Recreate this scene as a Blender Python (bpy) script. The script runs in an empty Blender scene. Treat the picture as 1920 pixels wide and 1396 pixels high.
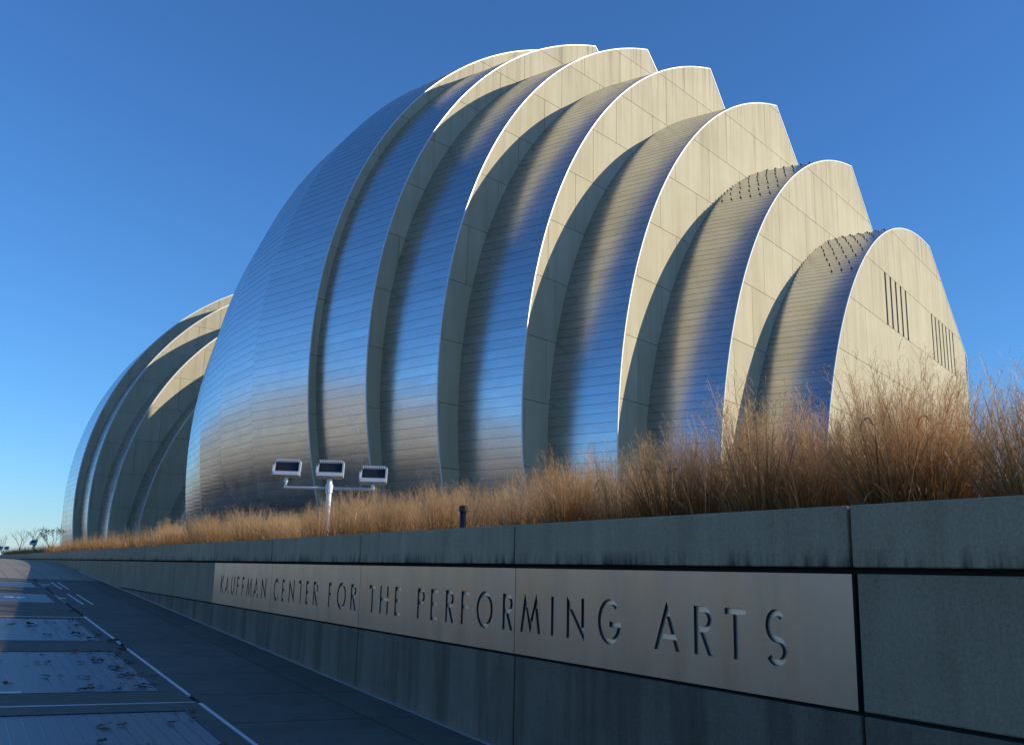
import bpy, bmesh, math, random
import numpy as np
from mathutils import Matrix, Vector

random.seed(7); RNG = np.random.default_rng(11)
scn = bpy.context.scene
COL = scn.collection
rad = math.radians

# ------------------------------------------------------------------ camera
EYE = 1.633                      # eye height over the pavement beside the wall
PW, PH, F = 1920.0, 1396.0, 1750.0
PITCH, ROLL = 0.20992, 0.02387

def ray(x, y):
    u = (x - PW/2)/F; v = (PH/2 - y)/F
    cr, sr = math.cos(ROLL), math.sin(ROLL)
    u, v = cr*u - sr*v, sr*u + cr*v
    c, s = math.cos(PITCH), math.sin(PITCH)
    return np.array([u, c - v*s, s + v*c])

cam_d = bpy.data.cameras.new('camera'); cam = bpy.data.objects.new('camera', cam_d)
COL.objects.link(cam); scn.camera = cam
fw = Vector(ray(PW/2, PH/2)).normalized()
rt = Vector(ray(PW/2 + 100, PH/2) - ray(PW/2, PH/2)).normalized()
up = rt.cross(fw).normalized()
cam.matrix_world = Matrix(((rt.x, up.x, -fw.x, 0), (rt.y, up.y, -fw.y, 0), (rt.z, up.z, -fw.z, EYE), (0, 0, 0, 1)))
cam_d.sensor_width = 36.0; cam_d.lens = F/PW*36.0
cam_d.clip_start = 0.05; cam_d.clip_end = 9000

# ------------------------------------------------------------------ light
SUN_AZ, SUN_EL = 99.0, 19.0     # azimuth clockwise from +Y
world = bpy.data.worlds.new('World'); scn.world = world; world.use_nodes = True
wn = world.node_tree; bg = wn.nodes['Background']
sky = wn.nodes.new('ShaderNodeTexSky'); sky.sky_type = 'NISHITA'; sky.sun_disc = False
sky.sun_elevation = rad(SUN_EL); sky.sun_rotation = rad(SUN_AZ)
sky.altitude = 250; sky.air_density = 1.2; sky.dust_density = 0.0; sky.ozone_density = 10.0
wn.links.new(sky.outputs[0], bg.inputs[0]); bg.inputs[1].default_value = 0.14
sun_d = bpy.data.lights.new('sun', 'SUN'); sun_d.energy = 3.7; sun_d.angle = rad(0.5); sun_d.color = (1.0, 0.90, 0.72)
sun = bpy.data.objects.new('sun', sun_d); COL.objects.link(sun)
sdir = Vector((math.sin(rad(SUN_AZ))*math.cos(rad(SUN_EL)), math.cos(rad(SUN_AZ))*math.cos(rad(SUN_EL)), math.sin(rad(SUN_EL))))
sun.rotation_euler = sdir.to_track_quat('Z', 'Y').to_euler(); sun.location = (60, -10, 60)
vs = scn.view_settings
vs.view_transform = 'Standard'; vs.look = 'None'; vs.exposure = 0.36; vs.gamma = 1.0; vs.use_curve_mapping = False

# ------------------------------------------------------------------ materials
def mat(name, base=(.5, .5, .5), rough=.6, metal=0.0, spec=.5):
    m = bpy.data.materials.new(name); m.use_nodes = True
    nt = m.node_tree; b = nt.nodes['Principled BSDF']
    b.inputs['Base Color'].default_value = (*base, 1); b.inputs['Roughness'].default_value = rough
    b.inputs['Metallic'].default_value = metal; b.inputs['Specular IOR Level'].default_value = spec
    return m, nt, b

def nd(nt, t, **kw):
    n = nt.nodes.new(t)
    for k, v in kw.items(): setattr(n, k, v)
    return n

def coords(nt, scale=(1, 1, 1), out='Object'):
    tc = nd(nt, 'ShaderNodeTexCoord'); mp = nd(nt, 'ShaderNodeMapping'); mp.inputs['Scale'].default_value = scale
    nt.links.new(tc.outputs[out], mp.inputs[0]); return mp.outputs[0]

def noise(nt, vec, scale, detail=4, rough=.55):
    n = nd(nt, 'ShaderNodeTexNoise'); n.inputs['Scale'].default_value = scale
    n.inputs['Detail'].default_value = detail; n.inputs['Roughness'].default_value = rough
    nt.links.new(vec, n.inputs['Vector']); return n.outputs['Fac']

def ramp(nt, fac, stops):
    r = nd(nt, 'ShaderNodeValToRGB'); e = r.color_ramp.elements
    e[0].position, e[0].color = stops[0][0], (*stops[0][1], 1); e[1].position, e[1].color = stops[-1][0], (*stops[-1][1], 1)
    for p, c in stops[1:-1]:
        x = e.new(p); x.color = (*c, 1)
    nt.links.new(fac, r.inputs[0]); return r.outputs[0]

def mult(nt, a, b, fac=1.0):
    m = nd(nt, 'ShaderNodeMix', data_type='RGBA', blend_type='MULTIPLY'); m.inputs[0].default_value = fac
    nt.links.new(a, m.inputs[6]); nt.links.new(b, m.inputs[7]); return m.outputs[2]

def maprange(nt, v, a, b, c=0.0, d=1.0):
    n = nd(nt, 'ShaderNodeMapRange'); n.inputs[1].default_value = a; n.inputs[2].default_value = b
    n.inputs[3].default_value = c; n.inputs[4].default_value = d
    nt.links.new(v, n.inputs[0]); return n.outputs[0]

def math_(nt, op, a, b):
    n = nd(nt, 'ShaderNodeMath', operation=op)
    for i, x in enumerate((a, b)):
        if isinstance(x, (int, float)): n.inputs[i].default_value = x
        else: nt.links.new(x, n.inputs[i])
    return n.outputs[0]

def bump(nt, b, h, strength=.2, dist=.02):
    n = nd(nt, 'ShaderNodeBump'); n.inputs['Strength'].default_value = strength; n.inputs['Distance'].default_value = dist
    nt.links.new(h, n.inputs['Height']); nt.links.new(n.outputs[0], b.inputs['Normal'])

# precast concrete of the hall: panels vary a little, rain streaks start at the arch edge
M_PRECAST, nt, b = mat('precast_concrete', rough=.75, spec=.3)
v = coords(nt); v2 = coords(nt, (.55, .55, .035))
oi = nd(nt, 'ShaderNodeObjectInfo')
c = ramp(nt, noise(nt, v, .35, 6), [(.3, (.46, .41, .28)), (.7, (.53, .475, .335))])
c = mult(nt, c, ramp(nt, noise(nt, v2, 2.6, 5, .65), [(.34, (.90, .88, .83)), (.58, (1, 1, 1))]))
c = mult(nt, c, ramp(nt, oi.outputs['Random'], [(0, (.93, .925, .91)), (1, (1.0, 1.0, 1.0))]))
sx = nd(nt, 'ShaderNodeSeparateXYZ'); tc = nd(nt, 'ShaderNodeTexCoord'); nt.links.new(tc.outputs['Object'], sx.inputs[0])
def oattr(nm):
    a = nd(nt, 'ShaderNodeAttribute'); a.attribute_type = 'OBJECT'; a.attribute_name = nm; return a.outputs['Fac']
du = math_(nt, 'SUBTRACT', sx.outputs[0], oattr('cu')); dz = math_(nt, 'SUBTRACT', sx.outputs[2], oattr('cz'))
rr = math_(nt, 'SQRT', math_(nt, 'ADD', math_(nt, 'MULTIPLY', du, du), math_(nt, 'MULTIPLY', dz, dz)), 0)
dist = math_(nt, 'SUBTRACT', oattr('R'), rr)
upf = maprange(nt, math_(nt, 'DIVIDE', dz, oattr('R')), .45, .95, 0.12, 1.0)
near = math_(nt, 'MULTIPLY', maprange(nt, dist, 0.0, 5.0, 1.0, 0.0), upf)
drip = maprange(nt, noise(nt, coords(nt, (1, 1, .03)), 2.1, 4, .7), .50, .70, 0, 1)
drip = math_(nt, 'MULTIPLY', drip, near)
mx = nd(nt, 'ShaderNodeMix', data_type='RGBA', blend_type='MIX'); nt.links.new(math_(nt, 'MULTIPLY', drip, .85), mx.inputs[0])
nt.links.new(c, mx.inputs[6]); mx.inputs[7].default_value = (.20, .175, .13, 1)
nt.links.new(mx.outputs[2], b.inputs['Base Color']); bump(nt, b, noise(nt, v, 9, 4), .08, .02)

M_JOINT, nt, b = mat('joint_backing', (.20, .18, .13), .9, spec=.1)
M_TRIM, nt, b = mat('edge_flashing', (.74, .74, .72), .45, .35)
bump(nt, b, noise(nt, coords(nt), 3, 2), .05, .01)

def steel(name, base, r0, r1, wav):
    m, nt, b = mat(name, base, .3, 1.0)
    v = coords(nt)
    oi = nd(nt, 'ShaderNodeObjectInfo')
    rv = maprange(nt, noise(nt, v, .8, 5), .3, .7, r0, r1)
    nt.links.new(rv, b.inputs['Roughness'])
    c = ramp(nt, noise(nt, coords(nt, (.3, .3, 1.5)), 1.4, 6, .6), [(.3, tuple(x*.90 for x in base)), (.7, base)])
    c = mult(nt, c, ramp(nt, oi.outputs['Random'], [(0, (.91, .91, .91)), (1, (1, 1, 1))]))
    nt.links.new(c, b.inputs['Base Color'])
    bump(nt, b, noise(nt, coords(nt, (.55, .55, 1.3)), .9, 2, .4), wav, .05)
    return m
M_STEEL = steel('stainless_shingle', (.66, .66, .66), .22, .30, .05)
M_STEELBACK, nt, b = mat('shingle_underlay', (.12, .12, .125), .55, .6)

def concrete(name, lo, hi, streak=.75, rough=.85, sp=55):
    m, nt, b = mat(name, rough=rough, spec=.25)
    v = coords(nt)
    oi = nd(nt, 'ShaderNodeObjectInfo')
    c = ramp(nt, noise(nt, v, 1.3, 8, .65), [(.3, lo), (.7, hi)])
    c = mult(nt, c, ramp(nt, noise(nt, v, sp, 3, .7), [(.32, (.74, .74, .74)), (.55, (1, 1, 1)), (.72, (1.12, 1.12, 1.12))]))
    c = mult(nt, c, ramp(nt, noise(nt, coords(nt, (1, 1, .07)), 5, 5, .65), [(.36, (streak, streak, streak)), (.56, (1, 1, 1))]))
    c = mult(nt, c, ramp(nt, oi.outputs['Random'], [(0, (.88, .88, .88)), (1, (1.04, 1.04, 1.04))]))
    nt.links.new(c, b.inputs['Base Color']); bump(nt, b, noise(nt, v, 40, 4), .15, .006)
    return m, nt, b, c
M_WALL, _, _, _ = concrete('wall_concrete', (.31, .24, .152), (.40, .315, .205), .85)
M_BASE, _, _, _ = concrete('dark_base_concrete', (.185, .15, .105), (.26, .21, .15), .65)  # same wall concrete, darker and more strongly streaked than the panels above
M_COPE, nt, b, c = concrete('coping_concrete', (.40, .305, .19), (.50, .39, .25), .85)
# black algae drips low on the coping blocks (local z runs from the block's foot)
sx = nd(nt, 'ShaderNodeSeparateXYZ'); tc = nd(nt, 'ShaderNodeTexCoord'); nt.links.new(tc.outputs['Object'], sx.inputs[0])
low = maprange(nt, sx.outputs[2], 0.0, .11, 1.0, 0.0)
al = math_(nt, 'ADD', noise(nt, coords(nt, (1, 1, .12)), 9, 5, .7), math_(nt, 'MULTIPLY', noise(nt, coords(nt, (1, 1, 0)), 1.1, 2), .75))
al = math_(nt, 'MULTIPLY', maprange(nt, al, .80, 1.0, 0, .9), low)
mx = nd(nt, 'ShaderNodeMix', data_type='RGBA', blend_type='MIX'); nt.links.new(al, mx.inputs[0]); nt.links.new(c, mx.inputs[6])
mx.inputs[7].default_value = (.03, .03, .03, 1); nt.links.new(mx.outputs[2], b.inputs['Base Color'])

M_PAVE, nt, b, c = concrete('pavement_concrete', (.14, .118, .09), (.19, .162, .125), .9, .8, 90)
M_PAVEJ, nt, b = mat('pavement_joint', (.025, .024, .022), .95, spec=.1)
M_SIGN, nt, b = mat('sign_steel', (.53, .50, .45), .4, 1.0)
v = coords(nt)
nt.links.new(maprange(nt, noise(nt, coords(nt, (1.2, .25, 1)), 2.2, 6, .65), .3, .7, .30, .48), b.inputs['Roughness'])
nt.links.new(ramp(nt, noise(nt, coords(nt, (1, .3, 1)), 1.6, 7, .65), [(.28, (.42, .34, .25)), (.5, (.52, .42, .31)), (.75, (.57, .465, .345))]), b.inputs['Base Color'])
bump(nt, b, noise(nt, v, .9, 2), .06, .02)
M_LETTER, nt, b = mat('letter_steel', (.95, .80, .60), .42, .75)
M_LETSIDE, nt, b = mat('letter_recess', (.035, .035, .04), .7)
M_STRIP, nt, b = mat('steel_strip', (.62, .64, .66), .42, .85)
M_GRATE, nt, b = mat('grating_steel', (.46, .47, .48), .45, .8)
wv = nd(nt, 'ShaderNodeTexWave'); wv.wave_type = 'BANDS'; wv.bands_direction = 'X'; wv.inputs['Scale'].default_value = 11
nt.links.new(coords(nt), wv.inputs['Vector'])
nt.links.new(ramp(nt, wv.outputs['Fac'], [(.25, (.15, .15, .15)), (.6, (.36, .36, .36))]), b.inputs['Base Color']); bump(nt, b, wv.outputs['Fac'], .6, .008)
M_DARK, nt, b = mat('dark_metal', (.025, .03, .04), .45, .3)
M_LAMPWHITE, nt, b = mat('lamp_housing_paint', (.62, .63, .64), .35, .4)
M_LENS, nt, b = mat('lamp_lens', (.012, .013, .016), .25)
M_LED, nt, b = mat('led_dot', (.12, .12, .13), .3)
M_PANE, nt, b = mat('window_glass', (.02, .024, .028), .12, spec=.6)
M_GLASS, nt, b = mat('curtain_glass', (.16, .34, .36), .08, .0); b.inputs['Transmission Weight'].default_value = .35
M_LEAF, nt, b = mat('dry_leaf', rough=.8)
oi = nd(nt, 'ShaderNodeObjectInfo')
nt.links.new(ramp(nt, oi.outputs['Random'], [(0, (.05, .022, .012)), (.5, (.12, .05, .022)), (1, (.22, .10, .045))]), b.inputs['Base Color'])
M_BARK, nt, b = mat('bark', (.12, .10, .085), .9)
M_REDLEAF, nt, b = mat('russet_leaf', (.16, .065, .04), .8)
M_SOIL, nt, b = mat('bed_soil', rough=.95)
nt.links.new(ramp(nt, noise(nt, coords(nt), 6, 6), [(.3, (.04, .028, .018)), (.7, (.10, .07, .045))]), b.inputs['Base Color'])
M_LAWN, nt, b = mat('dormant_lawn', rough=.95)
nt.links.new(ramp(nt, noise(nt, coords(nt), .8, 8, .7), [(.3, (.13, .105, .055)), (.7, (.22, .18, .10))]), b.inputs['Base Color'])
bump(nt, b, noise(nt, coords(nt), 22, 4), .6, .05)
M_GROUND, nt, b = mat('far_ground', rough=.95)
nt.links.new(ramp(nt, noise(nt, coords(nt), .02, 10, .7), [(.3, (.30, .25, .175)), (.5, (.40, .335, .24)), (.7, (.48, .41, .30))]), b.inputs['Base Color'])

# dry grass: colour changes from blade to blade, warm and dark at the foot, straw-pale at the tip
def grass_mat(name, foot, mid, tip, trans):
    m = bpy.data.materials.new(name); m.use_nodes = True; nt = m.node_tree
    nt.nodes.remove(nt.nodes['Principled BSDF']); out = nt.nodes['Material Output']
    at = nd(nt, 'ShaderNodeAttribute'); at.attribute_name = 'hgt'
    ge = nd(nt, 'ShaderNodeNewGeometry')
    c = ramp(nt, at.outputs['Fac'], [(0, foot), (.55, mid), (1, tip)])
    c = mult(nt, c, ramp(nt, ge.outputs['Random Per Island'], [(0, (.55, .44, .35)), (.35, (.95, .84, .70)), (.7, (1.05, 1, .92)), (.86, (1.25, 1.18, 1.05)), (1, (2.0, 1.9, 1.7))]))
    oi = nd(nt, 'ShaderNodeObjectInfo')
    c = mult(nt, c, ramp(nt, oi.outputs['Random'], [(0, (.88, .78, .68)), (.5, (1.05, 1, .93)), (1, (1.2, 1.15, 1.05))]))
    d = nd(nt, 'ShaderNodeBsdfDiffuse'); t = nd(nt, 'ShaderNodeBsdfTranslucent'); g = nd(nt, 'ShaderNodeBsdfGlossy'); g.inputs['Roughness'].default_value = .45
    g.inputs['Color'].default_value = (.5, .48, .42, 1)
    nt.links.new(c, d.inputs['Color']); nt.links.new(c, t.inputs['Color'])
    a = nd(nt, 'ShaderNodeMixShader'); a.inputs[0].default_value = trans
    nt.links.new(d.outputs[0], a.inputs[1]); nt.links.new(t.outputs[0], a.inputs[2])
    a2 = nd(nt, 'ShaderNodeMixShader'); a2.inputs[0].default_value = .06
    nt.links.new(a.outputs[0], a2.inputs[1]); nt.links.new(g.outputs[0], a2.inputs[2])
    nt.links.new(a2.outputs[0], out.inputs[0]); return m
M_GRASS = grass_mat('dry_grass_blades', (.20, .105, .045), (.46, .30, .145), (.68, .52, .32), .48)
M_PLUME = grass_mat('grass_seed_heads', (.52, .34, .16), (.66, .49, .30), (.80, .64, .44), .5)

# ------------------------------------------------------------------ helpers
def obj(name, verts, faces, m, parent=None, smooth=False, mats=None, fmat=None):
    me = bpy.data.meshes.new(name); me.from_pydata([tuple(map(float, q)) for q in verts], [], faces); me.validate()
    for mm in (mats or [m]): me.materials.append(mm)
    if fmat: me.polygons.foreach_set('material_index', fmat)
    if smooth: me.polygons.foreach_set('use_smooth', [True]*len(me.polygons))
    me.update()
    o = bpy.data.objects.new(name, me); COL.objects.link(o)
    if parent: o.parent = parent
    return o

def link_mesh(name, me, parent=None):
    o = bpy.data.objects.new(name, me); COL.objects.link(o)
    if parent: o.parent = parent
    return o

def empty(name, loc, parent=None):
    o = bpy.data.objects.new(name, None); COL.objects.link(o); o.location = loc; o.empty_display_size = .3
    if parent: o.parent = parent
    return o

def tag(o, label=None, cat=None, group=None, kind=None):
    if label: o['label'] = label
    if cat: o['category'] = cat
    if group: o['group'] = group
    if kind: o['kind'] = kind
    return o

class MB:
    def __init__(s): s.v = []; s.f = []; s.m = []
    def add(s, v, f, mi=0):
        n = len(s.v); s.v += [tuple(map(float, q)) for q in v]; s.f += [tuple(i + n for i in q) for q in f]; s.m += [mi]*len(f)
    def box(s, x0, x1, y0, y1, z0, z1, mi=0, M=None):
        v = [Vector(q) for q in ((x0,y0,z0),(x1,y0,z0),(x1,y1,z0),(x0,y1,z0),(x0,y0,z1),(x1,y0,z1),(x1,y1,z1),(x0,y1,z1))]
        if M: v = [M @ q for q in v]
        s.add(v, [(0,3,2,1),(4,5,6,7),(0,1,5,4),(1,2,6,5),(2,3,7,6),(3,0,4,7)], mi)
    def tube(s, pts, rads, n=8, mi=0, cap=True):
        pts = [Vector(q) for q in pts]; rings = []
        for i, q in enumerate(pts):
            t = (pts[min(i+1, len(pts)-1)] - pts[max(i-1, 0)]).normalized()
            a = t.cross(Vector((0, 0, 1)) if abs(t.z) < .9 else Vector((1, 0, 0))).normalized(); bb = t.cross(a)
            rings.append([q + (a*math.cos(2*math.pi*k/n) + bb*math.sin(2*math.pi*k/n))*rads[i] for k in range(n)])
        v = [w for r_ in rings for w in r_]; f = []
        for i in range(len(pts)-1):
            for k in range(n): f.append((i*n+k, i*n+(k+1) % n, (i+1)*n+(k+1) % n, (i+1)*n+k))
        if cap: f.append(tuple(range(n))[::-1]); f.append(tuple((len(pts)-1)*n+k for k in range(n)))
        s.add(v, f, mi)
    def build(s, name, mats, parent=None, smooth=False):
        if not isinstance(mats, (list, tuple)): mats = [mats]
        return obj(name, s.v, s.f, None, parent, smooth, list(mats), s.m)

# wall frame: t runs along the wall (far to the left), p is the distance in front of it
WAZ, OFF = 0.5314, 4.025
N2 = np.array([math.cos(WAZ), math.sin(WAZ)]); D2 = np.array([-math.sin(WAZ), math.cos(WAZ)])
FOOT = N2*OFF
def wp(t, p, z=0.0):
    q = FOOT + D2*t - N2*p
    return (float(q[0]), float(q[1]), float(z))
HT, HC, HS = EYE + .378, EYE + .0422, EYE - .6535          # wall top, coping foot, sign foot
def ground_z(t, p):
    tt = t if t < 36 else 36 + 11*(1 - math.exp(-(t - 36)/11))
    return .036*tt + .022*p
def on_ground(x, y):
    r = ray(x, y); a = r[:2] @ D2; n_ = r[:2] @ N2
    # z: EYE + k r2 = .036 k a + .022 (OFF - k n)
    k = (EYE - .022*OFF)/(.036*a - .022*n_ - r[2])
    return k*a, OFF - k*n_
Z = Vector((0, 0, 1))
WALL_M = Matrix(((-D2[0], N2[0], 0, 0), (-D2[1], N2[1], 0, 0), (0, 0, 1, 0), (0, 0, 0, 1)))  # x right along wall, y into wall, z up

# ------------------------------------------------------------------ the ground
ring = [(3200*math.cos(a), 3200*math.sin(a)) for a in np.linspace(0, 2*math.pi, 49)[:-1]]
g = obj('ground', [(x, y, -.6) for x, y in ring], [tuple(range(48))], M_GROUND); tag(g, kind='structure')

# lawn behind the wall, rising to the halls
def lawn_z(q):
    s = min(max(q - 2.8, 0)/34.0, 1.0); return EYE + .16 + 1.5*(s*s*(3 - 2*s))
ts = np.concatenate([np.arange(-90, 0, 10), np.arange(0, 140, 4)]); qs = [.34, 1.2, 2.2, 2.8, 5, 8, 12, 17, 22, 27, 32, 37, 60, 140]
V = []; Fc = []
for i, t in enumerate(ts):
    for j, q in enumerate(qs): V.append(wp(t, -q, lawn_z(q) + (0 if q < 3 else .05*math.sin(t*.7 + q))))
nq = len(qs)
for i in range(len(ts)-1):
    for j in range(nq-1): Fc.append((i*nq+j, (i+1)*nq+j, (i+1)*nq+j+1, i*nq+j+1))
me_l = obj('lawn', V, Fc, None, smooth=True, mats=[M_LAWN, M_SOIL], fmat=[1 if (k % (nq-1)) < 3 else 0 for k in range(len(Fc))]); tag(me_l, kind='structure')

# ------------------------------------------------------------------ the halls
BASE = 1.0                                    # foot of the shells, relative to the eye
class Sec:                                    # a vertical circular arch in a vertical plane
    def __init__(s, P, alpha, cu, cz, R, corner=None):
        s.P = np.array(P); s.al = rad(alpha); s.cu, s.cz, s.R = cu, cz, R
        s.d = np.array([math.sin(s.al), math.cos(s.al)]); s.n = np.array([math.cos(s.al), -math.sin(s.al)])
        s.zt = cz + R*math.sin(rad(corner if corner else 92)) if not corner or corner > 90 else cz + R*.9999
    def u(s, z): return s.cu - math.sqrt(max(s.R**2 - (z - s.cz)**2, 0))
    def at(s, u, z, y=0.0): q = s.P + s.d*u - s.n*y; return np.array([q[0], q[1], z + EYE])   # y>0 goes into the building
    def frac(s, f): z = BASE + f*(s.zt - BASE); return s.u(z), z
    def M(s): return Matrix(((s.d[0], -s.n[0], 0, s.P[0]), (s.d[1], -s.n[1], 0, s.P[1]), (0, 0, 1, EYE), (0, 0, 0, 1)))
    def radial(s, u, z):
        a = np.array([u - s.cu, z - s.cz]); a /= np.hypot(*a); return np.array([*(s.d*a[0]), a[1]])

def clip_convex(poly, cl):
    out = list(poly)
    for i in range(len(cl)):
        a, b_ = cl[i], cl[(i+1) % len(cl)]; inp = out; out = []
        if not inp: break
        def side(q): return (b_[0]-a[0])*(q[1]-a[1]) - (b_[1]-a[1])*(q[0]-a[0])
        for j in range(len(inp)):
            p, q = inp[j], inp[(j+1) % len(inp)]; sp, sq = side(p), side(q)
            if sp >= 0: out.append(p)
            if (sp >= 0) != (sq >= 0):
                t = sp/(sp - sq); out.append((p[0]+(q[0]-p[0])*t, p[1]+(q[1]-p[1])*t))
    return out

def prism(poly, y0, y1):                      # polygon in (u,z), extruded along local y
    n = len(poly)
    V = [(u, y0, z) for u, z in poly] + [(u, y1, z) for u, z in poly]
    Fs = [tuple(range(n)), tuple(range(2*n-1, n-1, -1))] + [(i, i+n, (i+1) % n + n, (i+1) % n) for i in range(n)]
    return V, Fs

def face_poly(s, cut, inset=0.0):             # counter-clockwise: foot right -> cut -> arc -> foot left
    R = s.R - inset
    zb = BASE - .5
    th0 = math.pi + math.asin((s.cz - zb)/R); u1, z1 = cut[0]
    th1 = math.atan2(z1 - s.cz, u1 - s.cu)
    arc = [(s.cu + R*math.cos(a), s.cz + R*math.sin(a)) for a in np.linspace(th1, th0, 90)]
    tail = [(u, z) for u, z in cut[1:]][::-1]
    return [(tail[0][0] if tail else arc[0][0], zb)] + tail + arc

def ccw(p):
    a = sum(p[i][0]*p[(i+1) % len(p)][1] - p[(i+1) % len(p)][0]*p[i][1] for i in range(len(p)))
    return p if a > 0 else p[::-1]

def set_arch(o, s): o['cu'] = float(s.cu); o['cz'] = float(s.cz); o['R'] = float(s.R)

def courses(seg, s0, s1, h, n_ind, corner_f=1.0, nm='steel_course', gap=.016, lip=.006):
    """steel shingle courses between arch s0 and arch s1 (world points), in the frame of seg"""
    inv = seg.matrix_world.inverted()
    # arc length table on s0
    fs = np.linspace(0, corner_f, 600); P_ = np.array([s0.frac(f) for f in fs])
    L = np.concatenate([[0], np.cumsum(np.hypot(*np.diff(P_, axis=0).T))]); n = int(L[-1]/h)
    grid = [float(np.interp(i*h, L, fs)) for i in range(n+1)] + [float(corner_f)]
    rest = MB(); m = 4
    def pt(f, w, lift):
        u0, z0 = s0.frac(f); u1, z1 = s1.frac(f)
        a = s0.at(u0, z0, -.03) + s0.radial(u0, z0)*lift; b_ = s1.at(u1, z1, -.03) + s1.radial(u1, z1)*lift
        return inv @ Vector(a*(1-w) + b_*w)
    under = MB(); uv = []; nf = 160
    for i in range(nf+1):
        for w in (0, 1): uv.append(pt(corner_f*i/nf, w, -.022))
    under.add(uv, [(2*i, 2*i+1, 2*i+3, 2*i+2) for i in range(nf)])
    under.build('shell_underlay', M_STEELBACK, seg, True)
    for i in range(len(grid)-1):
        f0 = grid[i]; f1 = grid[i+1]
        if f1 - f0 < 1e-5: continue
        f0 += (f1 - f0)*gap/h
        V = []
        for f, lf in ((f0, -.02), (f0, lip), ((f0+f1)/2, lip*.5 + .0008), (f1, 0.0), (f1, -.02)):
            for w in (0, .5, 1): V.append(pt(f, w, lf))
        Fs = []
        for r_ in range(4):
            for c_ in range(2): k = r_*3 + c_; Fs.append((k, k+1, k+4, k+3))
        if 0 <= i < n_ind:
            me = MB(); me.add(V, Fs); me.build(nm, M_STEEL, seg)
        else: rest.add(V, Fs)
    if rest.v:
        o = rest.build('upper_courses', M_STEEL, seg); tag(o, kind='stuff')

def panels(seg, s, cut, jhide, sc, ind=True, windows=None, gapw=.028):
    poly = ccw(face_poly(s, cut, .03))
    V, Fs = prism(poly, .0, .35)
    back = obj('concrete_core', V, Fs, M_JOINT, seg)
    edges = [BASE - .5] + [(8.4 + 3.33*i)*sc for i in range(-2, 12)]
    umax = max(q[0] for q in poly); umin = min(q[0] for q in poly)
    allmb = MB()
    for bi in range(len(edges)-1):
        z0, z1 = edges[bi], edges[bi+1]
        if z1 < BASE: continue
        w = 4.1; us = list(np.arange(umin - w + (1.9 if bi % 2 else .2), umax + w, w))
        cells = [(us[i], us[i+1]) for i in range(len(us)-1)]
        if windows and abs(z1 - windows['top']) < .8:
            sl = windows['slits']; brk = sorted([x for a in sl for x in a])
            lo = max([x for x in us if x < brk[0] - .8]); hi = min([x for x in us if x > brk[-1] + .6])
            mid = [a for a in us if brk[0]-.8 < a < brk[-1]+.6]
            cells = [cc for cc in cells if cc[1] <= lo + 1e-6 or cc[0] >= hi - 1e-6]
            e = [lo] + brk + [hi]
            cells += [(e[i], e[i+1]) for i in range(0, len(e), 2)]
        for a, b_ in cells:
            g_ = gapw/2
            rect = [(a+g_, z0+g_), (b_-g_, z0+g_), (b_-g_, z1-g_), (a+g_, z1-g_)]
            pc = clip_convex(rect, poly)
            if len(pc) < 3: continue
            ar = abs(sum(pc[i][0]*pc[(i+1) % len(pc)][1] - pc[(i+1) % len(pc)][0]*pc[i][1] for i in range(len(pc))))/2
            if ar < .02: continue
            if jhide and all(math.hypot(u - jhide[0], z - jhide[1]) < jhide[2] - .5 for u, z in pc): continue
            V, Fs = prism(pc, -.06, 0.0)
            if ind:
                o = obj('concrete_panel', V, Fs, M_PRECAST, seg); set_arch(o, s)
            else: allmb.add(V, Fs)
    if allmb.v:
        o = allmb.build('concrete_facing', M_PRECAST, seg); set_arch(o, s); tag(o, kind='stuff')

def trim(seg, s, cut, w=.045):
    mb = MB(); zb = BASE - .5
    th0 = math.pi + math.asin((s.cz - zb)/s.R); th1 = math.atan2(cut[0][1] - s.cz, cut[0][0] - s.cu)
    path = [((s.cu + s.R*math.cos(a), s.cz + s.R*math.sin(a)), (math.cos(a), math.sin(a))) for a in np.linspace(th0, th1, 150)]
    for i in range(1, len(cut)):
        a, b_ = cut[i-1], cut[i]; dx, dz = b_[0]-a[0], b_[1]-a[1]; L = math.hypot(dx, dz); nn = (-dz/L, dx/L)
        if nn[0] < 0 and nn[1] < 0: nn = (-nn[0], -nn[1])
        if nn[0] < 0: nn = (-nn[0], -nn[1])
        path += [(a, nn), (b_, nn)]
    V = []
    for (u, z), (nu, nz) in path:
        for rr_, y in ((.02, -.035), (.02, -.085), (-w, -.085), (-w, -.05)): V.append((u + nu*rr_, y, z + nz*rr_))
    n = len(path); Fs = []
    for i in range(n-1):
        for k in range(3): Fs.append((i*4+k, i*4+k+1, (i+1)*4+k+1, (i+1)*4+k))
    mb.add(V, Fs); return mb.build('edge_trim', M_TRIM, seg)

def roof_back(seg, s0, cut0, s1):
    """closing roof behind the corner, extruded back to the next arch plane"""
    inv = seg.matrix_world.inverted(); mb = MB(); V = []
    cu = list(cut0) + [(cut0[-1][0], BASE - .5)]
    for u, z in cu:
        a = s0.at(u, z, .05); k = ((s1.P - a[:2]) @ s1.n)/((-s0.n) @ s1.n); b_ = a.copy(); b_[:2] += -s0.n*(k - .05)
        V += [inv @ Vector(a), inv @ Vector(b_)]
    mb.add(V, [(2*i, 2*i+2, 2*i+3, 2*i+1) for i in range(len(cu)-1)]); mb.build('rear_roof', M_STEEL, seg)

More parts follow.
